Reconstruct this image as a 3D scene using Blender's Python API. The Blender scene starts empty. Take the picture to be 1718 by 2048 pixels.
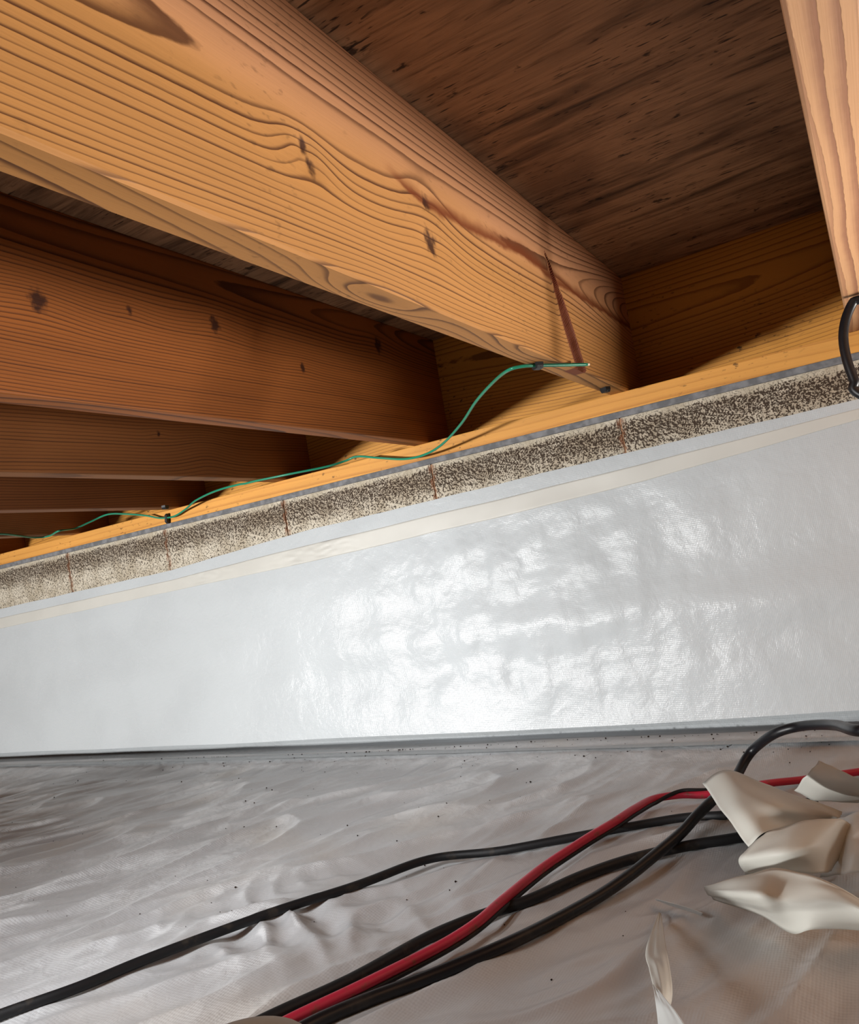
import bpy, bmesh, math, random
import numpy as np
from mathutils import Vector, Matrix
C = bpy.context.scene.collection
SC = bpy.context.scene
# ------------------------------------------------------------------ camera
FPX = 1571.6
YAW, PITCH, ROLL = 0.5188, 0.0728, -0.1644
CAM = np.array([0.3857, -1.4251, -0.2173])
def cam_axes():
    cy, sy, cp, sp = math.cos(YAW), math.sin(YAW), math.cos(PITCH), math.sin(PITCH)
    w = np.array([-sy*cp, cy*cp, sp]); r = np.array([cy, sy, 0.0]); u = np.cross(r, w)
    cr, sr = math.cos(ROLL), math.sin(ROLL)
    return cr*r+sr*u, -sr*r+cr*u, w
AR, AU, AW = cam_axes()
cd = bpy.data.cameras.new('camera'); cam = bpy.data.objects.new('camera', cd); C.objects.link(cam)
cd.sensor_fit = 'VERTICAL'; cd.sensor_height = 36.0; cd.lens = 36.0*FPX/2048
cd.clip_start = 0.02; cd.clip_end = 60
M = Matrix.Identity(4)
for i in range(3):
    M[i][0], M[i][1], M[i][2], M[i][3] = AR[i], AU[i], -AW[i], CAM[i]
cam.matrix_world = M
SC.camera = cam
# ------------------------------------------------------------------ world, lamps, exposure
SC.view_settings.view_transform = 'Standard'; SC.view_settings.look = 'None'
SC.view_settings.gamma = 1.0; SC.view_settings.use_curve_mapping = False
SC.view_settings.exposure = 0.75
wd = bpy.data.worlds.new('world'); SC.world = wd; wd.use_nodes = True
wd.node_tree.nodes['Background'].inputs[0].default_value = (0.9, 0.95, 1.0, 1)
wd.node_tree.nodes['Background'].inputs[1].default_value = 0.02
def area_light(name, loc, target, sx, sy, power, col, spread=180):
    l = bpy.data.lights.new(name, 'AREA'); l.shape = 'ELLIPSE' if sx != sy else 'DISK'
    l.size = sx; l.size_y = sy; l.energy = power; l.color = col
    l.spread = math.radians(spread)
    o = bpy.data.objects.new(name, l); C.objects.link(o); o.location = loc
    o.rotation_euler = (Vector(target)-Vector(loc)).to_track_quat('-Z', 'Y').to_euler()
    return o
# daylight through the far access door (behind, to one side) and through the access hatch beside the frame
area_light('door_daylight', (-2.4, -4.6, -0.42), (-0.75, 0, -0.25), 0.34, 0.30, 29, (1.0, 0.995, 0.98), 72)
area_light('hatch_daylight', (1.2, -0.07, -0.36), (0.75, -0.85, 0.36), 0.14, 0.34, 19, (1.0, 0.94, 0.87), 112)
# added fill lamp behind the camera, brightening the ground sheet
area_light('added_ground_fill', (-0.5, -1.75, 0.2), (-0.25, -0.75, -0.58), 0.3, 0.2, 2.5, (0.97, 0.98, 1.0), 74)

# ------------------------------------------------------------------ helpers
ZB, H, W, YR = 0.046, 0.238, 0.038, 0.0984       # joist underside, depth, thickness, rim face
FL = -0.58                                         # floor sheet
ZT = ZB+H
def at(px, py, axis, val):
    d = AR*(px-859)+AU*(1024-py)+AW*FPX
    return CAM+d*((val-CAM[axis])/d[axis])
def tag(o, label=None, cat=None, group=None, kind=None):
    if label: o['label'] = label
    if cat: o['category'] = cat
    if group: o['group'] = group
    if kind: o['kind'] = kind
    return o
def mesh(name, v, f, mat=None, parent=None, loc=(0, 0, 0), smooth=False):
    me = bpy.data.meshes.new(name); me.from_pydata([tuple(map(float, p)) for p in v], [], f); me.update()
    if mat: me.materials.append(mat)
    if smooth: me.polygons.foreach_set('use_smooth', [True]*len(me.polygons))
    o = bpy.data.objects.new(name, me); C.objects.link(o); o.location = loc
    if parent: o.parent = parent
    return o
def empty(name, loc):
    o = bpy.data.objects.new(name, None); C.objects.link(o); o.location = loc; return o
def box(name, lo, hi, mat, bev=0.0015, parent=None, loc=(0, 0, 0)):
    bm = bmesh.new(); bmesh.ops.create_cube(bm, size=1)
    for v in bm.verts:
        v.co = Vector([lo[i]+(v.co[i]+.5)*(hi[i]-lo[i]) for i in range(3)])
    if bev: bmesh.ops.bevel(bm, geom=bm.edges[:], offset=bev, segments=2, affect='EDGES', profile=.6)
    me = bpy.data.meshes.new(name); bm.to_mesh(me); bm.free(); me.materials.append(mat)
    o = bpy.data.objects.new(name, me); C.objects.link(o); o.location = loc
    if parent: o.parent = parent
    return o
def _hash(ix, iy, s):
    n = (ix.astype(np.int64)*374761393+iy.astype(np.int64)*668265263+s*1274126177) & 0x7fffffff
    n = ((n ^ (n >> 13))*1103515245+12345) & 0x7fffffff
    return ((n ^ (n >> 16)) & 0xffff)/65535.0
def noise(x, y, s=0):                                # gradient noise, about -0.7..0.7
    x = np.asarray(x, float); y = np.asarray(y, float)
    ix, iy = np.floor(x), np.floor(y); fx, fy = x-ix, y-iy
    u = fx**3*(fx*(fx*6-15)+10); v = fy**3*(fy*(fy*6-15)+10)
    def g(a, b):
        t = _hash(ix+a, iy+b, s)*2*math.pi
        return np.cos(t)*(fx-a)+np.sin(t)*(fy-b)
    a = g(0, 0)*(1-u)+g(1, 0)*u; b = g(0, 1)*(1-u)+g(1, 1)*u
    return a*(1-v)+b*v
def sstep(a, b, x):
    t = np.clip((np.asarray(x, float)-a)/(b-a), 0, 1); return t*t*(3-2*t)
def grid_faces(nu, nv):
    return [(i*nv+j, (i+1)*nv+j, (i+1)*nv+j+1, i*nv+j+1) for i in range(nu-1) for j in range(nv-1)]
def spline(P, n):                                    # Catmull-Rom through P, n steps per span
    P = np.asarray(P, float); Q = np.vstack([2*P[0]-P[1], P, 2*P[-1]-P[-2]]); out = []
    for i in range(1, len(Q)-2):
        for t in np.linspace(0, 1, n, endpoint=False):
            a, b, c, d = Q[i-1:i+3]
            out.append(.5*(2*b+(c-a)*t+(2*a-5*b+4*c-d)*t*t+(3*b-a-3*c+d)*t**3))
    out.append(P[-1]); return np.array(out)
def tube(name, path, r, mat, parent=None, sides=12):
    P = np.asarray(path); T = np.gradient(P, axis=0); T /= np.linalg.norm(T, axis=1)[:, None]
    nrm = np.cross(T[0], [0, 0, 1.0]); nrm = nrm if np.linalg.norm(nrm) > .1 else np.array([1.0, 0, 0])
    V = []; rr = np.broadcast_to(r, (len(P),))
    for i in range(len(P)):
        nrm = nrm-T[i]*(nrm@T[i]); nrm /= np.linalg.norm(nrm); bi = np.cross(T[i], nrm)
        for k in range(sides):
            a = 2*math.pi*k/sides; V.append(P[i]+rr[i]*(math.cos(a)*nrm+math.sin(a)*bi))
    F = []
    for i in range(len(P)-1):
        for k in range(sides):
            k2 = (k+1) % sides; F.append((i*sides+k, i*sides+k2, (i+1)*sides+k2, (i+1)*sides+k))
    F.append(tuple(range(sides))[::-1]); F.append(tuple((len(P)-1)*sides+k for k in range(sides)))
    return mesh(name, V, F, mat, parent, smooth=True)

# ------------------------------------------------------------------ materials
class NT:
    def __init__(s, name):
        s.mat = bpy.data.materials.new(name); s.mat.use_nodes = True; s.t = s.mat.node_tree
        s.b = s.t.nodes['Principled BSDF']
    def n(s, kind, **kw):
        q = s.t.nodes.new(kind)
        for k, v in kw.items(): setattr(q, k, v)
        return q
    def put(s, sock, v):
        if isinstance(v, bpy.types.NodeSocket): s.t.links.new(v, sock)
        else: sock.default_value = v
    def m(s, op, a, b=0.0, c=0.0, clamp=False):
        q = s.n('ShaderNodeMath', operation=op, use_clamp=clamp)
        for i, v in enumerate((a, b, c)): s.put(q.inputs[i], v)
        return q.outputs[0]
    def sep(s, v):
        q = s.n('ShaderNodeSeparateXYZ'); s.put(q.inputs[0], v); return q.outputs
    def comb(s, x, y, z):
        q = s.n('ShaderNodeCombineXYZ')
        for i, v in enumerate((x, y, z)): s.put(q.inputs[i], v)
        return q.outputs[0]
    def co(s): return s.n('ShaderNodeTexCoord').outputs['Object']
    def noise(s, v, scale, detail=2.0, rough=.5, dist=0.0):
        q = s.n('ShaderNodeTexNoise'); s.put(q.inputs['Vector'], v); q.inputs['Scale'].default_value = scale
        q.inputs['Detail'].default_value = detail; q.inputs['Roughness'].default_value = rough
        q.inputs['Distortion'].default_value = dist; return q.outputs['Fac']
    def voro(s, v, scale, feature='F1'):
        q = s.n('ShaderNodeTexVoronoi', feature=feature); s.put(q.inputs['Vector'], v); q.inputs['Scale'].default_value = scale
        return q.outputs
    def scl(s, v, sx, sy, sz, off=(0, 0, 0)):
        q = s.n('ShaderNodeMapping'); s.put(q.inputs['Vector'], v); q.inputs['Scale'].default_value = (sx, sy, sz)
        q.inputs['Location'].default_value = off; return q.outputs[0]
    def ramp(s, f, stops, interp='LINEAR'):
        q = s.n('ShaderNodeValToRGB'); s.put(q.inputs[0], f); e = q.color_ramp; e.interpolation = interp
        while len(e.elements) < len(stops): e.elements.new(.5)
        for el, (p, c) in zip(e.elements, stops):
            el.position = p; el.color = c if len(c) == 4 else (*c, 1)
        return q.outputs[0]
    def g(s, f, a, b):                                # smooth step a..b -> 0..1
        q = s.n('ShaderNodeMapRange', interpolation_type='SMOOTHSTEP'); s.put(q.inputs[0], f)
        s.put(q.inputs[1], a); s.put(q.inputs[2], b); return q.outputs[0]
    def mix(s, f, a, b, mode='MIX'):
        q = s.n('ShaderNodeMix', data_type='RGBA', blend_type=mode); s.put(q.inputs[0], f)
        for i, v in ((6, a), (7, b)):
            s.put(q.inputs[i], v if isinstance(v, bpy.types.NodeSocket) else (*v, 1)[:4])
        return q.outputs[2]
    def bump(s, h, strength, dist, prev=None):
        q = s.n('ShaderNodeBump'); q.inputs['Strength'].default_value = strength; q.inputs['Distance'].default_value = dist
        s.put(q.inputs['Height'], h)
        if prev: s.put(q.inputs['Normal'], prev)
        return q.outputs[0]
    def out(s, col, rough=.6, spec=.3, normal=None):
        s.put(s.b.inputs['Base Color'], col if isinstance(col, bpy.types.NodeSocket) else (*col, 1))
        s.put(s.b.inputs['Roughness'], rough); s.b.inputs['Specular IOR Level'].default_value = spec
        if normal: s.put(s.b.inputs['Normal'], normal)
        return s.mat

def srgb(r, g, b):
    return tuple(((c/255)/12.92 if c/255 <= .04045 else ((c/255+.055)/1.055)**2.4) for c in (r, g, b))

def wood(name, light, dark, seed=0, spacing=.0045, pith=(-.02, .13), wander=(.02, .03), wob=.003, contrast=.8,
         tint=(.5, .25), knots=(), stain=None, groove=None, along='y', top_shade=0.0, mott=.35, sharp=.72, spots=0.0, alb=.62, ovals=(), tilt=0.0, light2=None):
    """growth rings about a wandering pith line, cut by the faces of the board; (along, across, up) in metres"""
    if light2: light2 = tuple(c*alb for c in light2)
    light = tuple(c*alb for c in light); dark = tuple(c*alb*.88 for c in dark)
    q = NT(name); co = q.co(); x, y, z = q.sep(co)
    if along == 'x': x, y = y, x
    L = q.comb(q.m('ADD', y, seed*3.7), seed*1.3, 0.0)
    w1 = q.m('SUBTRACT', q.noise(L, 1.0, 0.0), .5); w2 = q.m('SUBTRACT', q.noise(q.comb(q.m('ADD', y, seed*5.1), 9.0+seed, 2.0), 1.2, 0.0), .5)
    xd = q.m('ADD', q.m('SUBTRACT', x, pith[0]), q.m('MULTIPLY', w1, wander[0]*2))
    zd = q.m('ADD', q.m('SUBTRACT', z, q.m('MULTIPLY_ADD', q.m('ADD', y, .9), tilt, pith[1])), q.m('MULTIPLY', w2, wander[1]*2))
    R = q.m('SQRT', q.m('ADD', q.m('MULTIPLY', xd, xd), q.m('MULTIPLY', zd, zd)))
    P3 = q.comb(q.m('ADD', x, seed*.77), q.m('MULTIPLY', y, .16), z)
    R = q.m('ADD', R, q.m('MULTIPLY', q.m('SUBTRACT', q.noise(P3, 16, 2.0), .5), wob*2))
    R = q.m('ADD', R, q.m('MULTIPLY', q.m('SUBTRACT', q.noise(q.comb(x, q.m('MULTIPLY', y, .45), z), 120, 2.0), .5), wob*.25))
    for (ox, oy, oz, sx, sy, sz, am) in ovals:         # a bump in the growth shows as nested ovals on the face
        d2 = None
        for v, c0, sg in ((x, ox, sx), (y, oy, sy), (z, oz, sz)):
            t = q.m('DIVIDE', q.m('SUBTRACT', v, c0), sg); t = q.m('MULTIPLY', t, t); d2 = t if d2 is None else q.m('ADD', d2, t)
        R = q.m('ADD', R, q.m('MULTIPLY', q.m('POWER', 2.718, q.m('MULTIPLY', d2, -.5)), am))
    kmask = None
    for (ky, kz, kr, ks) in knots:
        dy = q.m('MULTIPLY', q.m('SUBTRACT', y, ky), .5); dz = q.m('SUBTRACT', z, kz)
        d2 = q.m('ADD', q.m('MULTIPLY', dy, dy), q.m('MULTIPLY', dz, dz))
        e = q.m('POWER', 2.718, q.m('MULTIPLY', d2, -1/(2*(kr*1.25)**2)))
        R = q.m('ADD', R, q.m('MULTIPLY', e, ks))
        jit = q.m('MULTIPLY', q.m('SUBTRACT', q.noise(q.scl(co, 1, 1, 1), 90, 3.0), .5), kr*1.6)
        k = q.g(q.m('ADD', q.m('SQRT', q.m('ADD', q.m('MULTIPLY', d2, 1.0), q.m('MULTIPLY', dy, q.m('MULTIPLY', dy, 6.0)))), jit), kr*.95, kr*.25)
        kmask = k if kmask is None else q.m('MAXIMUM', kmask, k)
    ph = q.m('DIVIDE', R, spacing); fr = q.m('FRACT', ph); fl = q.m('FLOOR', ph)
    wn = q.n('ShaderNodeTexWhiteNoise', noise_dimensions='1D'); q.put(wn.inputs['W'], fl)
    rv = wn.outputs['Value']
    rise = q.g(fr, q.m('SUBTRACT', sharp, q.m('MULTIPLY', rv, .22)), .93); fall = q.g(fr, 1.0, .955)
    ring = q.m('MULTIPLY', q.m('MULTIPLY', rise, fall), q.m('MULTIPLY_ADD', rv, .5, .5))
    ring = q.m('ADD', q.m('MULTIPLY', ring, .85), q.m('MULTIPLY', fr, .15))
    fib = q.noise(q.comb(q.m('MULTIPLY', x, 700), q.m('MULTIPLY', y, 9), q.m('MULTIPLY', z, 700)), 1.0, 2.0)
    big = q.noise(q.comb(q.m('MULTIPLY', x, 10), q.m('ADD', q.m('MULTIPLY', y, 2.2), seed), q.m('MULTIPLY', z, 13)), 1.0, 3.0)
    base = light if not light2 else q.mix(q.g(q.m('ADD', z, q.m('MULTIPLY', q.m('SUBTRACT', big, .5), .12)), .07, .19), light, light2)
    col = q.mix(q.m('MULTIPLY', ring, contrast), base, dark)
    tn = q.m('MULTIPLY_ADD', q.m('SUBTRACT', big, .5), mott*2, 1.0)
    tn = q.m('MULTIPLY', tn, q.m('MULTIPLY_ADD', fib, .22, .89))
    col = q.mix(1.0, col, q.comb(tn, tn, tn), 'MULTIPLY')
    if top_shade:  # shade of the neighbouring joist, painted into the upper face
        t = q.m('MULTIPLY', q.g(q.m('ADD', z, q.m('MULTIPLY', q.m('SUBTRACT', big, .5), .2)), .08, .2), top_shade)
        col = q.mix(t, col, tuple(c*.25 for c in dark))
    if spots:
        sp = q.m('MULTIPLY', q.g(q.noise(q.comb(x, q.m('MULTIPLY', y, .45), z), 150, 2.0), .60, .72), q.g(q.noise(co, 7, 2.0), .46, .64))
        col = q.mix(q.m('MULTIPLY', sp, spots), col, (.02, .010, .006))
    if stain:                                          # water stain following a polyline z(y): [(y, z, half width)]
        y0, y1 = stain[0][0], stain[-1][0]
        t = q.m('DIVIDE', q.m('SUBTRACT', y, y0), y1-y0)
        zl = q.m('MULTIPLY', q.ramp(t, [((a-y0)/(y1-y0), (b*4, b*4, b*4)) for a, b, c in stain]), .25)
        hw = q.m('MULTIPLY', q.ramp(t, [((a-y0)/(y1-y0), (c*20, c*20, c*20)) for a, b, c in stain]), .05)
        d = q.m('ADD', q.m('SUBTRACT', z, zl), q.m('MULTIPLY', q.m('SUBTRACT', q.noise(co, 28, 3.0), .5), .014))
        up = q.g(d, q.m('MULTIPLY', hw, 2.2), 0.0); dn = q.g(d, q.m('MULTIPLY', hw, -.7), q.m('MULTIPLY', hw, .1))
        s_ = q.m('MULTIPLY', q.m('MULTIPLY', up, dn), q.m('MULTIPLY', q.g(t, 0.0, .06), .92))
        s_ = q.m('MULTIPLY', s_, q.g(x, -.006, -.001))
        col = q.mix(s_, col, srgb(104, 48, 18))
    if groove:                                         # red-brown bare wood in the gouge
        (gy0, gz0), (gy1, gz1), gw = groove
        gl = math.hypot(gy1-gy0, gz1-gz0); uy, uz = (gy1-gy0)/gl, (gz1-gz0)/gl
        ry = q.m('SUBTRACT', y, gy0); rz = q.m('SUBTRACT', z, gz0)
        al = q.m('ADD', q.m('MULTIPLY', ry, uy), q.m('MULTIPLY', rz, uz)); ac = q.m('SUBTRACT', q.m('MULTIPLY', rz, uy), q.m('MULTIPLY', ry, uz))
        wv = q.m('MULTIPLY', q.m('SUBTRACT', q.noise(co, 30, 2.0), .5), .006)
        wid = q.m('MULTIPLY', q.g(al, -.2*gl, .75*gl), gw)
        gm = q.m('MULTIPLY', q.g(q.m('ABSOLUTE', q.m('ADD', ac, wv)), q.m('MULTIPLY', wid, 1.35), q.m('MULTIPLY', wid, 1.08)), q.m('MULTIPLY', q.g(al, -.006, .01), q.g(x, -.022, -.016)))
        col = q.mix(q.m('MULTIPLY', gm, .92), col, srgb(112, 52, 30))
    if kmask: col = q.mix(q.m('MULTIPLY', kmask, .93), col, srgb(52, 22, 10))
    hgt = q.m('ADD', q.m('MULTIPLY', ring, -.6), q.m('MULTIPLY', fib, .5))
    return q.out(col, .62, .25, q.bump(hgt, .32, .0008))

def plywood():
    q = NT('plywood'); co = q.co(); x, y, z = q.sep(co)
    s1 = q.noise(q.comb(q.m('MULTIPLY', x, 3.2), q.m('MULTIPLY', y, 26), 1.0), 1.0, 6.0, .62, .6)
    s2 = q.noise(q.comb(q.m('MULTIPLY', x, 14), q.m('MULTIPLY', y, 190), 3.0), 1.0, 3.0, .6)
    big = q.noise(co, 5.0, 3.0, .5, .5)
    col = q.ramp(s1, [(.30, srgb(62, 46, 34)), (.46, srgb(134, 102, 76)), (.58, srgb(166, 128, 96)), (.72, srgb(102, 76, 56))])
    col = q.mix(q.m('MULTIPLY', q.g(s2, .5, .72), .55), col, srgb(70, 42, 26))
    col = q.mix(q.m('MULTIPLY', q.g(big, .5, .7), .45), col, srgb(66, 40, 28))
    dash = q.m('MULTIPLY', q.g(q.noise(q.comb(q.m('MULTIPLY', x, 38), q.m('MULTIPLY', y, 230), 7.0), 1.0, 2.0), .60, .67), q.g(q.noise(co, 11, 3.0), .45, .58))
    col = q.mix(q.m('MULTIPLY', dash, .9), col, srgb(26, 16, 12))
    blot = q.g(q.noise(q.comb(q.m('MULTIPLY', x, 20), q.m('MULTIPLY', y, 34), 3.3), 1.0, 4.0, .65), .635, .70)
    col = q.mix(q.m('MULTIPLY', blot, .85), col, srgb(28, 17, 12))
    return q.out(col, .7, .2, q.bump(q.m('ADD', s1, s2), .4, .0012))

def block_mat():
    q = NT('concrete_block'); co = q.co(); x, y, z = q.sep(co)
    n1 = q.noise(co, 330, 3.0, .7); n2 = q.noise(co, 160, 3.0, .65); vb = q.voro(co, 250)['Distance']
    big = q.noise(co, 16, 4.0, .6)
    base = q.mix(q.g(big, .35, .65), srgb(194, 185, 168), srgb(170, 159, 140))
    zz = q.m('ADD', z, q.m('MULTIPLY', q.m('SUBTRACT', big, .5), .03))
    band = q.m('MULTIPLY', q.g(zz, -.005, -.014), q.g(zz, -.085, -.028))    # mould below the clean top edge
    pore = q.g(q.m('ADD', q.m('MULTIPLY', n1, .6), q.m('MULTIPLY', n2, .4)), q.m('MULTIPLY_ADD', band, -.055, .530), q.m('MULTIPLY_ADD', band, -.055, .570))
    pore = q.m('MULTIPLY', pore, q.m('MULTIPLY_ADD', q.g(zz, -.001, -.010), .8, .2))
    col = q.mix(q.m('MULTIPLY', band, .28), base, srgb(118, 88, 66))
    col = q.mix(q.m('MULTIPLY', pore, .93), col, srgb(44, 30, 22))
    edge = q.m('MULTIPLY', q.m('MAXIMUM', q.g(x, .013, .002), q.g(x, .396, .404)), .7)
    edge = q.m('MULTIPLY', edge, q.g(q.noise(co, 60, 3.0), .40, .58))
    col = q.mix(edge, col, srgb(128, 78, 50))
    return q.out(col, .9, .1, q.bump(q.m('MULTIPLY', pore, -1.0), .8, .002))

def mortar_mat():
    q = NT('mortar'); n = q.noise(q.co(), 90, 3.0)
    return q.out(q.ramp(n, [(.35, srgb(92, 58, 40)), (.6, srgb(158, 120, 92))]), .9, .1, q.bump(n, .6, .002))

def poly_mat(name, base, rough, weave, creases=0.0, stain=0.0, spec=.5):
    """white scrim-reinforced plastic sheet: woven threads, fine crinkle, some see-through cloudiness"""
    q = NT(name); co = q.co(); x, y, z = q.sep(co)
    up = z if weave == 'wall' else y
    a = q.m('SINE', q.m('MULTIPLY', x, 2*math.pi/.0026)); b = q.m('SINE', q.m('MULTIPLY', up, 2*math.pi/.0034))
    wv = q.m('ADD', q.m('MULTIPLY', a, .5), q.m('MULTIPLY', b, .35))
    cl = q.noise(co, 6, 3.0, .5); cr = q.noise(q.comb(x, q.m('MULTIPLY', up, .8), 0.0), 75, 3.0, .6, .8)
    mid = q.noise(q.comb(x, up, 2.0), 28, 2.0, .5, .5)
    col = q.mix(q.m('MULTIPLY', q.g(cl, .35, .7), .5), base, tuple(c*.88 for c in base))
    if stain:
        st = q.g(q.noise(co, 3.1, 3.0, .55), .52, .72)
        col = q.mix(q.m('MULTIPLY', st, stain), col, srgb(196, 176, 146))
    nr = q.bump(mid, .30+creases, .004)
    nr = q.bump(cr, .35, .0016, nr); nr = q.bump(wv, .38, .00022, nr)
    m = q.out(col, q.m('MULTIPLY_ADD', cl, .16, rough-.08), spec, nr)
    return m

def plain(name, col, rough=.5, spec=.4, var=.12, scale=40, metal=0.0, bump=.0):
    q = NT(name); n = q.noise(q.co(), scale, 3.0)
    c = q.mix(q.g(n, .35, .68), tuple(v*(1-var) for v in col), tuple(min(1, v*(1+var)) for v in col))
    q.b.inputs['Metallic'].default_value = metal
    return q.out(c, rough, spec, q.bump(n, bump, .001) if bump else None)

def cable_mat(name, col, dust, amt, rough=.38):
    q = NT(name); co = q.co(); n = q.noise(co, 34, 4.0, .65)
    c = q.mix(q.m('MULTIPLY', q.g(n, .56, .68), amt), col, dust)
    return q.out(c, q.m('MULTIPLY_ADD', n, .25, rough-.1), .35)

# ------------------------------------------------------------------ setting
GJ1 = ((-.335, .170), (-.262, -.005), .019)
JX = {0: .386+W, 1: .0266, 2: -.403, 3: -.7935, 4: -1.1534, 5: -1.556, 6: -1.965}   # face toward the hatch
ceiling = tag(box('ceiling', (-3.2, -5.2, ZT), (2.2, .1364, ZT+.018), plywood(), 0), kind='structure')
BM, MO = block_mat(), mortar_mat()
wall = tag(box('wall_back', (-3.3, .0015, -.70), (2.3, .19, -.001), MO, 0), kind='structure')
bl0 = None
for k in range(-4, 9):                                 # top course of blocks, right end of each on a joint
    x0 = -.4064*k-.4064
    o = box('block', (.0014, 0, -.194), (.4050, .006, 0), BM, .0012, wall, (x0, 0, 0)) if bl0 is None else bl0.copy()
    if bl0 is None: bl0 = o
    else:
        C.objects.link(o); o.parent = wall
    o.location = (x0, -.0006*((k*7) % 3), 0)
for nm, lo, hi in (('wall_left', (-3.3, -5.3, -.7), (-3.2, .004, ZB-.002)), ('wall_right', (2.2, -5.3, -.7), (2.3, .004, ZB-.002)), ('wall_front', (-3.2, -5.3, -.7), (2.2, -5.2, ZB-.002))):
    tag(box(nm, lo, hi, MO, 0), kind='structure')
tag(box('floor', (-3.2, -5.2, -.72), (2.2, .004, -.61), plain('earth', srgb(66, 50, 40), .95, .1, .3, 12), 0), kind='structure')

# sill seal, sill plate, rim joist
tag(box('sill_gasket', (-3.2, -.003, 0), (2.2, .14, .012), plain('grey_foam', srgb(112, 112, 114), .8, .15, .25, 60, bump=.4), .002),
    'thin grey foam strip squeezed between sill plate and block wall', 'gasket')
sill = tag(box('sill_plate', (-3.2, 0, .012), (2.2, .14, ZB), wood('sill_wood', srgb(222, 158, 76), srgb(176, 108, 44), 3, .016, (.01, .06), (.02, .02), .006, .5, along='x', mott=.3, spots=.7, alb=.85), .002),
    'smooth orange pine sill plate lying on the grey foam strip', 'beam')
tag(box('rim_joist', (-3.2, 0, 0), (2.2, W, H), wood('rim_wood', srgb(222, 156, 66), srgb(120, 66, 22), 7, .0065, (.05, .15), (.02, .05), .004, .8, along='x', mott=.3, spots=.85, alb=.70), .002, loc=(0, YR, ZB)),
    'long rim joist standing on the sill behind the joist ends, half in shadow', 'beam')

# ------------------------------------------------------------------ joists
def J1L(px, py):
    p = at(px, py, 0, JX[1]); return p[1], p[2]-ZB
k1 = [(*J1L(607, 291), .010, .006), (*J1L(622, 332), .012, .008), (*J1L(862, 484), .021, .010), (*J1L(852, 402), .014, .006)]
st1 = [(*J1L(760, 330), .006), (*J1L(860, 415), .009), (*J1L(960, 470), .010), (*J1L(1050, 510), .011), (*J1L(1105, 560), .010), (*J1L(1170, 600), .009), (*J1L(1250, 650), .007)]
st1 = [s for i, s in enumerate(st1) if i == 0 or s[0] > st1[i-1][0]]
def J2L(px, py):
    p = at(px, py, 0, JX[2]); return p[1], p[2]-ZB
k2 = [(*J2L(75, 600), .020, .008), (*J2L(260, 622), .010, .003), (*J2L(430, 650), .017, .006), (*J2L(755, 690), .022, .005), (*J2L(605, 735), .012, .003)]
WD = {
 0: wood('joist_wood_pale', srgb(236, 180, 130), srgb(176, 116, 84), 11, .0105, (-.052, -.006), (.006, .006), .008, .95, mott=.12, sharp=.36, alb=.52),
 1: wood('joist_wood_honey', srgb(222, 158, 90), srgb(92, 46, 20), 2, .0052, (-.052, .132), (.045, .012), .0018, .95, knots=k1, stain=st1, groove=GJ1, mott=.2, spots=.3, sharp=.76, tilt=.03, light2=srgb(226, 164, 120), ovals=[(-.020, -.80, 0, .012, .06, .02, .016), (-.012, -.45, 0, .014, .08, .015, .010)]),
 2: wood('joist_wood_russet', srgb(202, 120, 54), srgb(76, 32, 10), 5, .0042, (-.05, .22), (.03, .03), .002, .9, sharp=.6, knots=k2, mott=.35, top_shade=.35),
 3: wood('joist_wood_amber', srgb(184, 118, 62), srgb(76, 36, 16), 8, .0062, (-.02, .30), (.02, .06), .003, .85, knots=[(-.36, .085, .008, .004)], mott=.2, ovals=[(0, -.24, .05, .05, .05, .04, .014)]),
 4: wood('joist_wood_brown', srgb(176, 110, 60), srgb(80, 40, 18), 13, .0058, (-.02, .26), (.02, .05), .003, .85, mott=.2),
 5: wood('joist_wood_tan', srgb(190, 126, 74), srgb(100, 54, 26), 17, .005, (-.02, .2), (.02, .05), .003, .8, mott=.25),
}
WD[6] = WD[5]
YN = -5.1
LAB = {
 0: 'pale pinkish floor joist with wide wavy brown bands, black cable passing beneath it',
 1: 'honey coloured floor joist with a gouged face and the green wire end stapled under it',
 2: 'russet brown floor joist, second behind the gouged honey coloured one, knots along its face',
 3: 'amber brown floor joist with bold dark grain lines, behind the russet one',
 4: 'thin looking brown floor joist with a black staple under its end, behind the amber one',
 5: 'dim tan floor joist, farthest one fully in view, above the green wire',
 6: 'last floor joist at the far corner, only a dark end showing',
}
def plain_joist(k):
    return box('floor_joist', (-W, YN, 0), (0, YR, H), WD[k], .0025, loc=(JX[k], 0, ZB))
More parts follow.
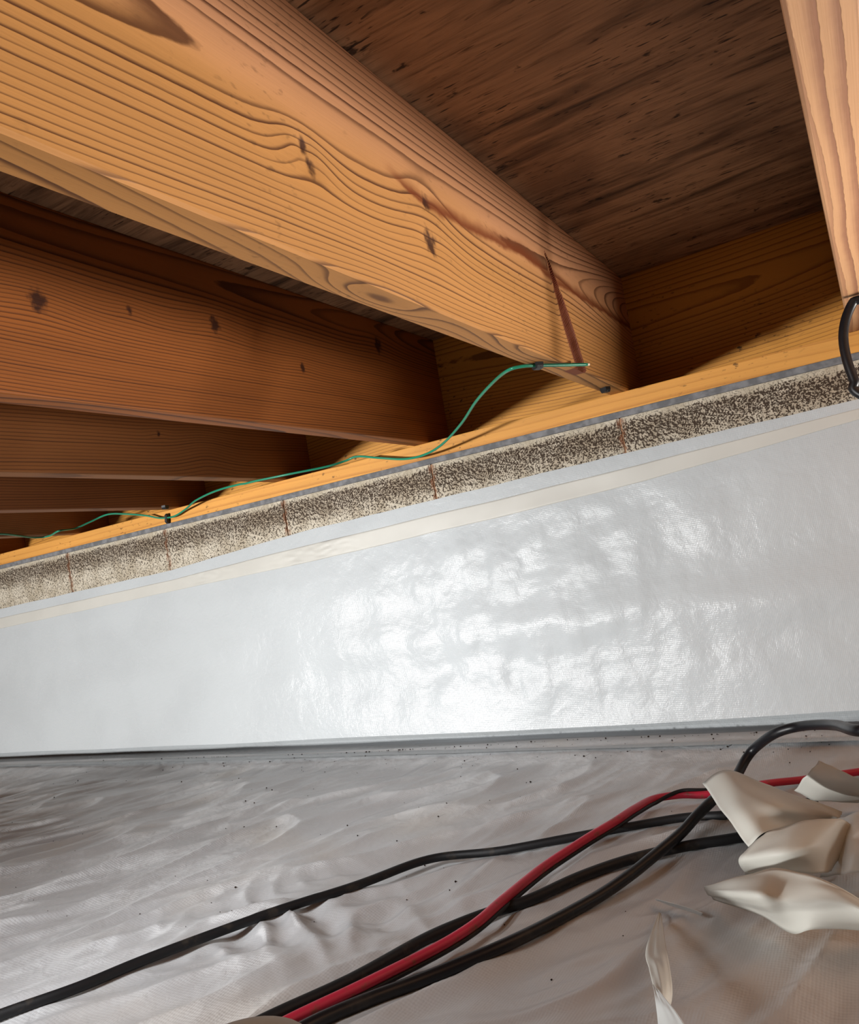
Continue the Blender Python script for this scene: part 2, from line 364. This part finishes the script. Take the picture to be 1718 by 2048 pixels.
def gouged_joist():
    """the nearest joist: a fine grid on the face toward the hatch so that the gouge is cut into it"""
    ys = np.concatenate([np.linspace(YN, -1.3, 30)[:-1], np.linspace(-1.3, -.45, 120)[:-1], np.linspace(-.45, -.14, 190)[:-1], np.linspace(-.14, YR, 30)])
    zs = np.concatenate([[0.0025], np.linspace(.006, .175, 100), np.linspace(.18, H-.0025, 12)])
    Y, Z = np.meshgrid(ys, zs, indexing='ij')
    (a0, b0), (a1, b1), gw = GJ1; gl = math.hypot(a1-a0, b1-b0); uy, uz = (a1-a0)/gl, (b1-b0)/gl
    al = (Y-a0)*uy+(Z-b0)*uz; ac = (Z-b0)*uy-(Y-a0)*uz+.004*noise(al*40, al*0, 3)
    wid = sstep(-.2*gl, .75*gl, al)*gw
    D = -.009*sstep(-.004, .012, al)*(1-sstep(.7, 1.05, np.abs(ac)/np.maximum(wid, 1e-4)))
    D += .0016*np.exp(-((np.abs(ac)-wid*1.2)/.003)**2)*sstep(0, .02, al)
    for ky, kz, kr, ks in k1: D += -.0015*np.exp(-((Y-ky)**2*.5+(Z-kz)**2)/(kr*.8)**2)
    D += .0006*noise(Y*6, Z*25, 5)
    nu, nv = Y.shape
    V = np.stack([D, Y, Z], -1).reshape(-1, 3).tolist(); F = grid_faces(nu, nv)
    def pt(x, y, z): V.append((x, y, z)); return len(V)-1
    b = .0025; prof = [(-b, 0), (-W+b, 0), (-W, b), (-W, H-b), (-W+b, H), (-b, H)]
    rows = [[pt(px, y, pz) for px, pz in prof] for y in ys]
    for i in range(nu-1):
        r0, r1 = rows[i], rows[i+1]
        c0 = [i*nv]+r0+[i*nv+nv-1]; c1 = [(i+1)*nv]+r1+[(i+1)*nv+nv-1]
        for j in range(len(c0)-1): F.append((c0[j], c0[j+1], c1[j+1], c1[j]))
    for i in (0, nu-1):
        F.append(tuple([i*nv+j for j in range(nv)]+rows[i][::-1]))
    o = mesh('floor_joist', V, F, WD[1], None, (JX[1], 0, ZB))
    bm = bmesh.new(); bm.from_mesh(o.data); bmesh.ops.recalc_face_normals(bm, faces=bm.faces[:]); bm.to_mesh(o.data); bm.free()
    return o
for k in range(7):
    o = gouged_joist() if k == 1 else plain_joist(k)
    tag(o, LAB[k], 'joist', 'floor joists under the plywood')

# ------------------------------------------------------------------ wall sheet and its tape
TOPX = [-3.2, -1.974, -1.207, -.965, -.86, -.774, -.005, .38, 2.2]; TOPZ = [-.130, -.120, -.109, -.094, -.087, -.083, -.066, -.062, -.06]
TBX = [-3.2, -1.987, -1.216, -.86, -.728, -.268, .035, .375, 2.2]; TBZ = [-.20, -.180, -.163, -.157, -.154, -.137, -.123, -.094, -.08]
def wall_y(X, t):
    """how far the hanging sheet stands off the blocks; t runs 0 at the top edge to 1 at the bottom"""
    s = -.006-.034*t**.9
    up = sstep(.12, .3, t)
    s = s-up*(.0075*noise(X*2.2, t*2.2, 1)+.0035*noise(X*5, t*5+X*1.0, 2))
    patch = np.exp(-((X+.25)/.42)**2)*sstep(.10, .22, t)*sstep(1.02, .8, t)
    s = s-patch*(.0062*noise(X*15, t*4.5, 6)+.0020*noise(X*11+t*3, t*11, 7)+.0014*noise(X*36, t*9, 8)+.0005*noise(X*60, t*30, 9))
    s = s-.007*np.exp(-((t-.60-.03*noise(X*3, X*0, 4))/.09)**2)*sstep(-1.0, -.3, X)
    s = s-(1-up)*(.0016*noise(X*7, t*9, 12))
    return s
xs = np.concatenate([np.linspace(-3.2, -2.15, 30)[:-1], np.linspace(-2.15, -.9, 190)[:-1], np.linspace(-.9, .55, 420)[:-1], np.linspace(.55, 2.2, 40)])
ts = np.linspace(0, 1, 190)
X, T = np.meshgrid(xs, ts, indexing='ij')
zt = np.interp(X, TOPX, TOPZ)+.002*noise(X*9, X*0, 31); zb = -.548+.003*noise(X*2.5, X*0, 33)+.007*sstep(-.2, .4, X)
Zw = zt+(zb-zt)*T; Yw = wall_y(X, T)
nu, nv = X.shape
V = np.stack([X, Yw, Zw], -1).reshape(-1, 3)
POLY_W = poly_mat('wall_sheet_plastic', srgb(180, 184, 186), .27, 'wall', spec=.17)
sheet = tag(mesh('vapor_barrier', V, grid_faces(nu, nv), POLY_W, smooth=True),
    'glossy white woven plastic sheet hung on the wall below the blocks', 'plastic sheet')
V2 = []                                              # the flange lying on the ground under the edge
for x in xs:
    V2.append((x, -.003, -.50))
    for c in np.linspace(0, 1, 5): V2.append((x, -.006-.12*c, -.572+.008*c+.001*float(noise(x*6, c*3, 36))))
mesh('ground_flange', V2, grid_faces(len(xs), 6), POLY_W, sheet, smooth=True)['label'] = 'shaded flange of the sheet lying flat at the foot of the wall'
# cream double-sided tape showing along the top
tx = np.linspace(-3.2, 2.2, 700); tv = np.linspace(0, 1, 12)
TX, TV = np.meshgrid(tx, tv, indexing='ij')
tz0 = np.interp(TX, TOPX, TOPZ); tz1 = np.interp(TX, TBX, TBZ)
TZ = tz0+(tz1-tz0)*(.46+.54*TV)+.0015*noise(TX*6, TX*0, 41)
TT = (TZ-tz0)/(-.548-tz0)
crease = np.exp(-((TX+.74)/.10)**2)*(.006*noise(TX*30, TV*3, 42))+np.exp(-((TX+1.08)/.08)**2)*(.004*noise(TX*24, TV*2, 43))
TY = wall_y(TX, TT)-.0009-np.abs(crease)
tape = tag(mesh('seam_tape', np.stack([TX, TY, TZ], -1).reshape(-1, 3), grid_faces(*TX.shape), plain('cream_tape', srgb(186, 184, 177), .45, .3, .03, 9), smooth=True),
    'cream strip of tape along the top of the hanging white sheet', 'tape')
sm = tape.modifiers.new('thick', 'SOLIDIFY'); sm.thickness = .0003; sm.offset = 1

# ------------------------------------------------------------------ floor sheet
def floor_h(X, Y):
    X = np.asarray(X, float); Y = np.asarray(Y, float)
    a = math.radians(62); U = X*math.cos(a)+Y*math.sin(a); Wd = -X*math.sin(a)+Y*math.cos(a)
    wx = .05*noise(X*4, Y*4, 50); wy = .05*noise(X*4, Y*4, 51)
    h = .022*noise(X*1.9, Y*2.3, 52)+.012*noise(X*4+wx*20, Y*4.5, 53)
    near = sstep(.02, -.25, Y)
    r1 = 1-np.abs(noise((Wd+wx)*9, (U+wy)*3.2, 54))*2.4
    r2 = 1-np.abs(noise((Wd+wx)*22, (U+wy)*6, 55))*2.4
    h = h+near*(.009*r1*np.abs(r1)+.0042*r2)
    h = h+near*.0022*noise((Wd+wx)*60, (U+wy)*16, 56)
    b = np.exp(-(((X+.25)/.16)**2+((Y+.74)/.10)**2))           # crumple by the first cable
    h = h+b*(.012*(1-np.abs(noise(X*16+Y*7, Y*13, 57))*3)+.003*noise(X*45, Y*45, 58))
    h = h*sstep(-.05, -.24, Y)*.9+.020*np.exp(-((Y+.07)/.075)**2)+.004*noise(X*3, Y*0, 59)*sstep(-.3, -.1, Y)
    return FL+h-.004
fx = np.concatenate([np.linspace(-3.2, -2.2, 40)[:-1], np.linspace(-2.2, -.9, 260)[:-1], np.linspace(-.9, .62, 420)[:-1], np.linspace(.62, 2.2, 70)])
fy = np.linspace(0, 1, 360)
FX, FY = np.meshgrid(fx, fy, indexing='ij')
FY = -1.38+(1.38-.082+.035*sstep(-.6, -.1, FX)+.006*noise(FX*4, FX*0, 35))*FY
tag(mesh('ground_sheet', np.stack([FX, FY, floor_h(FX, FY)], -1).reshape(-1, 3), grid_faces(*FX.shape),
    poly_mat('ground_sheet_plastic', srgb(189, 190, 191), .36, 'floor', .15, .22, .3), smooth=True),
    'wrinkled dusty white plastic sheet covering the crawl space ground', 'plastic sheet')

# ------------------------------------------------------------------ cables
def on_floor(px, py, lift):
    p = at(px, py, 2, FL+lift)
    for _ in range(6): p = at(px, py, 2, float(floor_h(p[0], p[1]))+lift)
    return p
def floor_path(pts, r, n=14):
    P = spline([on_floor(a, b, r+l) for a, b, l in pts], n)
    def sm(A, h):
        return np.convolve(np.concatenate([[A[0]]*h, A, [A[-1]]*h]), np.ones(2*h+1)/(2*h+1), 'valid')
    Q = np.stack([sm(P[:, i], 3) for i in range(3)], 1)
    hi = np.array([max(float(floor_h(a, b))+r, c) for a, b, c in Q])
    for _ in range(3):
        hi = np.maximum(sm(sm(hi, 6), 6), [float(floor_h(a, b))+r*.5 for a, b in Q[:, :2]])
    Q[:, 2] = sm(hi, 4)+.001
    return Q
BK = cable_mat('black_rubber', (.006, .006, .007), srgb(66, 58, 48), .4, .55)
BK2 = cable_mat('black_plastic', (.006, .006, .008), srgb(60, 56, 50), .25, .36)
RD = cable_mat('red_plastic', srgb(182, 40, 64), srgb(112, 72, 50), .8, .4)
tag(tube('electrical_cable', floor_path([(-120, 2082, 0), (0, 2030, 0), (150, 1980, 0), (300, 1920, 0), (500, 1844, .003), (700, 1772, 0), (860, 1731, 0), (1010, 1700, 0), (1185, 1667, 0), (1360, 1640, 0), (1447, 1630, 0), (1540, 1620, 0), (1640, 1612, 0)], .0052), .0052, BK),
    'straight thin black cable, nearest the wall, crossing the ground sheet alone', 'cable')
tag(tube('electrical_cable', floor_path([(410, 2104, 0), (530, 2044, 0), (700, 1963, 0), (860, 1884, 0), (960, 1840, 0), (1060, 1799, 0), (1160, 1755, 0), (1260, 1722, 0), (1360, 1699, 0), (1480, 1676, 0), (1570, 1662, 0), (1640, 1655, 0)], .0058), .0058, BK),
    'black cable lying flat under the red one, its end covered by paper', 'cable')
r1 = .0060
low = [on_floor(a, b, r1+l) for a, b, l in [(525, 2105, 0), (628, 2046, 0), (740, 1998, 0), (860, 1953, 0), (1010, 1890, 0), (1110, 1841, 0), (1200, 1791, .003), (1260, 1750, .009), (1310, 1710, .013), (1360, 1668, .015), (1395, 1630, .018), (1428, 1598, .022), (1452, 1575, .026), (1474, 1550, .035), (1492, 1518, .05), (1512, 1494, .066), (1552, 1466, .085), (1605, 1452, .098), (1668, 1450, .110), (1730, 1461, .122)]]
up = [np.array(p) for p in [(.385, -.45, -.456), (.445, -.43, -.42), (.485, -.38, -.35), (.492, -.33, -.25), (.462, -.29, -.15)]]
up += [at(a, b, 1, y) for a, b, y in [(1722, 790, -.275), (1708, 760, -.272), (1694, 720, -.268), (1687, 680, -.262), (1690, 645, -.257), (1702, 612, -.252), (1720, 585, -.25)]]
P = spline(low+up, 12)
e = P[-1]; P = np.vstack([P, spline([e, (e[0]+.03, -.25, .030), (e[0]+.10, -.25, .034), (e[0]+.3, -.25, .035)], 8)[1:]])
P[:, 2] = np.minimum(P[:, 2], ZB-.0075)
tag(tube('electrical_cable', P, r1, BK2), 'thick glossy black cable looping down from the pale joist, then over the others', 'cable')
redp = [(445, 2115, .0), (580, 2046, .003), (715, 1976, .004), (825, 1926, .005), (910, 1879, .009), (960, 1841, .012), (1010, 1799, .010), (1085, 1741, .004), (1160, 1687, .008), (1230, 1644, .012), (1270, 1617, .010), (1310, 1601, .004), (1360, 1591, .004), (1417, 1588, .004), (1530, 1571, .004), (1610, 1560, .004), (1718, 1546, .004), (1790, 1536, .004)]
rp = floor_path(redp, .0055, 16)
twin = empty('twin_cable', rp[len(rp)//2].tolist())
tag(twin, 'dusty red cable with a thin black wire alongside, running under the paper', 'cable')
inv = Matrix.Translation(-twin.location)
o = tube('red_conductor', rp-np.array(twin.location), .0050, RD, twin); o['label'] = 'red insulated conductor stained with dirt'
s = np.linspace(0, 1, len(rp)); T = np.gradient(rp, axis=0); T /= np.linalg.norm(T, axis=1)[:, None]
sd = np.cross(T, [0, 0, 1.0]); sd /= np.linalg.norm(sd, axis=1)[:, None]; upv = np.cross(sd, T)
ang = np.interp(s, [0, .3, .55, .64, .70, .76, .82, 1], [-1.0, -1.0, -1.1, -.6, 1.0, 2.2, 3.1, 3.4])
bp = rp+(sd*np.cos(ang)[:, None]+upv*np.sin(ang)[:, None])*.0062
bp[:, 2] = np.maximum(bp[:, 2], [float(floor_h(a, b))+.002 for a, b in bp[:, :2]])
o = tube('black_conductor', bp-np.array(twin.location), .0024, BK, twin); o['label'] = 'thin black wire beside the red one'

# green wire along the sill
GW = cable_mat('green_insulation', srgb(34, 128, 98), srgb(60, 120, 90), .4, .3)
gp = [(1174, 729, 'z'), (1125, 730, 'z'), (1075, 731, 'z'), (1042, 733, 'z'), (1014, 742, 'z'), (985, 766, -.32), (952, 803, -.24), (922, 848, -.15), (885, 888, -.07), (850, 909, -.035), (810, 918, -.022), (760, 916, -.02), (715, 913, -.016), (690, 922, -.02), (650, 934, -.05), (560, 952, -.09), (450, 976, -.09), (395, 999, -.05), (372, 1018, -.015), (352, 1031, -.011), (338, 1035, -.008), (318, 1036, -.012), (290, 1031, -.02), (250, 1028, -.03), (215, 1029, -.04), (180, 1044, -.04), (150, 1057, -.05), (118, 1062, 'z'), (98, 1072, 'z'), (66, 1075, 'z'), (0, 1068, 'z'), (-80, 1075, 'z')]
gw = np.array([at(a, b, 2, ZB-.0036) if y == 'z' else at(a, b, 1, y) for a, b, y in gp])
GP = spline(gw, 10)
for k in range(7):
    m_ = (GP[:, 0] < JX[k]+.004) & (GP[:, 0] > JX[k]-W-.004)
    GP[m_, 2] = np.minimum(GP[m_, 2], ZB-.0033)
wire = tag(tube('ground_wire', GP, .0024, GW, sides=10), 'thin green wire drooping along the sill from joist to joist', 'wire')
d = GP[0]-GP[2]; d /= np.linalg.norm(d)
tube('cut_end', np.array([GP[0]-d*.001, GP[0]+d*.004]), .0020, plain('copper_end', srgb(226, 206, 180), .4, .5), wire, 10)['label'] = 'bare pale cut tip'

STM = plain('black_staple_plastic', (.012, .012, .013), .45, .4)
def staple(loc, direction, label, size=(.0105, .015, .009), drop=(0, 0, -1)):
    """a plastic cable clip: saddle over the wire with a nail head either side"""
    r = empty('cable_staple', loc); tag(r, label, 'staple', 'black cable staples')
    dv = Vector(direction).normalized(); up_ = -Vector(drop).normalized(); sd_ = up_.cross(dv).normalized(); up_ = dv.cross(sd_)
    Rm = Matrix((dv, sd_, up_)).transposed().to_4x4(); r.matrix_world = Matrix.Translation(loc) @ Rm
    a, b, h = size
    prof = [(-b/2, 0), (-b/2, -h*.55), (-b*.32, -h), (b*.32, -h), (b/2, -h*.55), (b/2, 0)]
    V = [(sx*a/2, y, z) for sx in (-1, 1) for y, z in prof]; n = len(prof)
    F = [tuple(range(n)), tuple(range(2*n-1, n-1, -1))]+[(i, n+i, n+(i+1) % n, (i+1) % n) for i in range(n)]
    o = mesh('saddle', V, F, STM, r)
    for s_ in (-1, 1):
        bm = bmesh.new(); bmesh.ops.create_cone(bm, cap_ends=True, segments=10, radius1=.0013, radius2=.0015, depth=.0012)
        for v in bm.verts: v.co += Vector((0, s_*b*.36, -h*.82))
        me = bpy.data.meshes.new('nail_head'); bm.to_mesh(me); bm.free(); me.materials.append(STM)
        q = bpy.data.objects.new('nail_head', me); C.objects.link(q); q.parent = r
    return r
staple((GP[20][0], GP[20][1], ZB), GP[22]-GP[18], 'black cable staple holding the green wire under the gouged joist')
p = at(1210, 775, 2, ZB); staple((p[0], p[1], ZB), (.5, .8, 0), 'empty black cable staple near the end of the gouged joist, on the underside')
p = at(330, 1011, 2, ZB); staple((p[0], p[1], ZB), (1, .2, 0), 'black cable staple under the end of the thin brown joist')
p = at(338, 1037, 1, 0.0); staple((p[0], 0, p[2]), (1, 0, -.1), 'black cable staple fixing the green wire to the sill face', drop=(0, -1, 0), size=(.008, .026, .011))

# ------------------------------------------------------------------ paper scraps
PAP = plain('backing_paper', srgb(190, 189, 181), .55, .3, .05, 7)
PAPW = plain('backing_paper_white', srgb(205, 208, 206), .4, .4, .03, 7)
def paper(name, rows, mat, label, n=9, wob=.003, parent=None, seed=0):
    G = np.array([[on_floor(a, b, max(h, .004)) for a, b, h in r] for r in rows])
    G = np.stack([spline(G[i], n) for i in range(G.shape[0])])
    G = np.stack([spline(G[:, j], n) for j in range(G.shape[1])], 1)
    nu, nv = G.shape[:2]
    U, Vv = np.meshgrid(np.linspace(0, 1, nu), np.linspace(0, 1, nv), indexing='ij')
    G[..., 2] += wob*noise(U*4+seed, Vv*4, 60+seed)
    G[..., 2] = np.maximum(G[..., 2], floor_h(G[..., 0], G[..., 1])+.0015)
    org = np.zeros(3)
    if parent is not None: org = np.array(parent.location)
    else:
        org = G.reshape(-1, 3).mean(0); org[2] = G[..., 2].min()
    o = mesh(name, (G-org).reshape(-1, 3), grid_faces(nu, nv), mat, parent, (0, 0, 0) if parent is not None else org.tolist(), True)
    s_ = o.modifiers.new('thick', 'SOLIDIFY'); s_.thickness = .0004
    if parent is None: tag(o, label, 'paper', 'scraps of backing paper')
    elif label: o['label'] = label
    return o
paper('paper_scrap', [[(1405, 1567, .05), (1450, 1630, .062), (1497, 1694, .045)], [(1452, 1540, .07), (1488, 1608, .072), (1532, 1664, .055)], [(1531, 1568, .05), (1560, 1608, .062), (1596, 1648, .035)], [(1600, 1594, .03), (1625, 1618, .035), (1640, 1645, .02)], [(1684, 1624, .015), (1680, 1636, .02), (1675, 1645, .012)]], PAP,
    'cream folded paper scrap curling over the red and black cables', seed=1)
paper('paper_scrap', [[(1638, 1521, .065), (1612, 1552, .045), (1588, 1581, .02)], [(1682, 1541, .055), (1665, 1568, .038), (1640, 1602, .016)], [(1760, 1576, .045), (1750, 1590, .03), (1740, 1604, .012)]], PAP,
    'grey paper scrap standing up behind the cream fold, sharp corner raised', seed=2)
paper('paper_scrap', [[(1533, 1665, .062), (1479, 1715, .052), (1492, 1750, .025)], [(1595, 1648, .066), (1575, 1700, .055), (1565, 1745, .035)], [(1669, 1635, .065), (1650, 1690, .052), (1640, 1746, .032)], [(1712, 1657, .04), (1690, 1697, .035), (1662, 1742, .025)]], PAP,
    'rounded paper flap bulging in the middle of the paper pile', seed=3)
paper('paper_scrap', [[(1408, 1774, .020), (1412, 1783, .016), (1427, 1799, .008)], [(1490, 1751, .045), (1500, 1790, .050), (1522, 1831, .015)], [(1560, 1737, .052), (1570, 1800, .045), (1586, 1867, .012)], [(1640, 1757, .055), (1650, 1800, .050), (1630, 1858, .02)], [(1760, 1825, .045), (1760, 1845, .04), (1760, 1864, .010)]], PAP,
    'large crumpled paper scrap at the front of the pile, pointed end out', seed=4)
paper('paper_scrap', [[(1672, 1640, .03), (1665, 1700, .025), (1640, 1755, .012)], [(1700, 1630, .05), (1700, 1690, .045), (1690, 1748, .025)], [(1770, 1612, .055), (1770, 1670, .05), (1770, 1735, .03)]], PAPW,
    'bright white paper scrap behind the rounded flap', seed=5)
strip = paper('paper_strip', [[(1318, 1824, .006), (1320, 1825, .006), (1322, 1827, .006)], [(1292, 1897, .03), (1310, 1893, .035), (1331, 1887, .035)], [(1298, 1938, .045), (1320, 1937, .052), (1340, 1937, .05)], [(1306, 1972, .06), (1326, 1977, .066), (1345, 1982, .06)], [(1314, 2010, .07), (1328, 2016, .072), (1340, 2020, .06)]], PAP,
    'narrow paper strip standing upright apart from the pile', wob=.001, seed=6)
paper('folded_end', [[(1306, 1968, .066), (1307, 1970, .066), (1309, 1972, .066)], [(1311, 2005, .075), (1322, 2005, .085), (1336, 2003, .095)], [(1316, 2050, .08), (1342, 2050, .098), (1370, 2050, .112)], [(1320, 2120, .09), (1365, 2120, .11), (1420, 2118, .13)]], PAPW, 'bright white folded end', wob=.001, parent=strip, seed=7)
paper('paper_sliver', [[(1310, 1797, .010), (1312, 1800, .006)], [(1345, 1806, .012), (1344, 1812, .004)], [(1380, 1816, .012), (1378, 1822, .004)], [(1406, 1826, .010), (1404, 1832, .005)]], PAPW,
    'tiny pale sliver of torn paper above the upright strip', wob=.0005, seed=8)

# rounded brown object peeking in at the bottom
p0 = on_floor(470, 2128, .03)
ln = []
ph = np.linspace(0, math.pi/2, 9)
V = []; ns = 40
for i, t in enumerate(ph):
    rr = .034+.024*math.cos(t); zz = .030+.012*math.sin(t)
    for k in range(ns): V.append((rr*math.cos(2*math.pi*k/ns), rr*math.sin(2*math.pi*k/ns), zz))
V2 = [(.058*math.cos(2*math.pi*k/ns), .058*math.sin(2*math.pi*k/ns), 0) for k in range(ns)]
V = V2+V
F = [(i*ns+k, i*ns+(k+1) % ns, (i+1)*ns+(k+1) % ns, (i+1)*ns+k) for i in range(len(ph)) for k in range(ns)]
F.append(tuple(len(ph)*ns+k for k in range(ns)))
capz = float(floor_h(p0[0], p0[1]))
tag(mesh('pipe_cap', V, F, plain('brown_plastic', srgb(122, 104, 86), .55, .3, .1, 20), None, (p0[0], p0[1], capz-.004), True),
    'rounded brown cap standing on the ground sheet beside the cables', 'cap')

# crumbs of dirt along the foot of the wall and over the sheet
rng = random.Random(4); V = []; F = []
ico = [(0, 0, 1), (.9, 0, .3), (.28, .85, .3), (-.72, .53, .3), (-.72, -.53, .3), (.28, -.85, .3), (0, 0, -.7)]
for i in range(330):
    if i < 200: x, y = rng.uniform(-1.3, .3), -.03-abs(rng.gauss(0, .07))
    else: x, y = rng.uniform(-1.5, .3), rng.uniform(-.8, -.05)
    y = min(y, -.095+.03*max(0, min(1, x*2+1.2)))
    s = .0007+.0014*rng.random()**3; z = float(floor_h(x, y))+s*.5; n0 = len(V); a = rng.random()*6
    for q in ico:
        V.append((x+s*(q[0]*math.cos(a)-q[1]*math.sin(a))*rng.uniform(.7, 1.5), y+s*(q[0]*math.sin(a)+q[1]*math.cos(a)), z+s*q[2]))
    for k in range(5):
        F.append((n0, n0+1+k, n0+1+(k+1) % 5)); F.append((n0+6, n0+1+(k+1) % 5, n0+1+k))
tag(mesh('dirt_crumbs', V, F, plain('dirt', srgb(40, 30, 24), .9, .1)), 'tiny dark crumbs of dirt scattered on the ground sheet by the wall', 'dirt', kind='stuff')
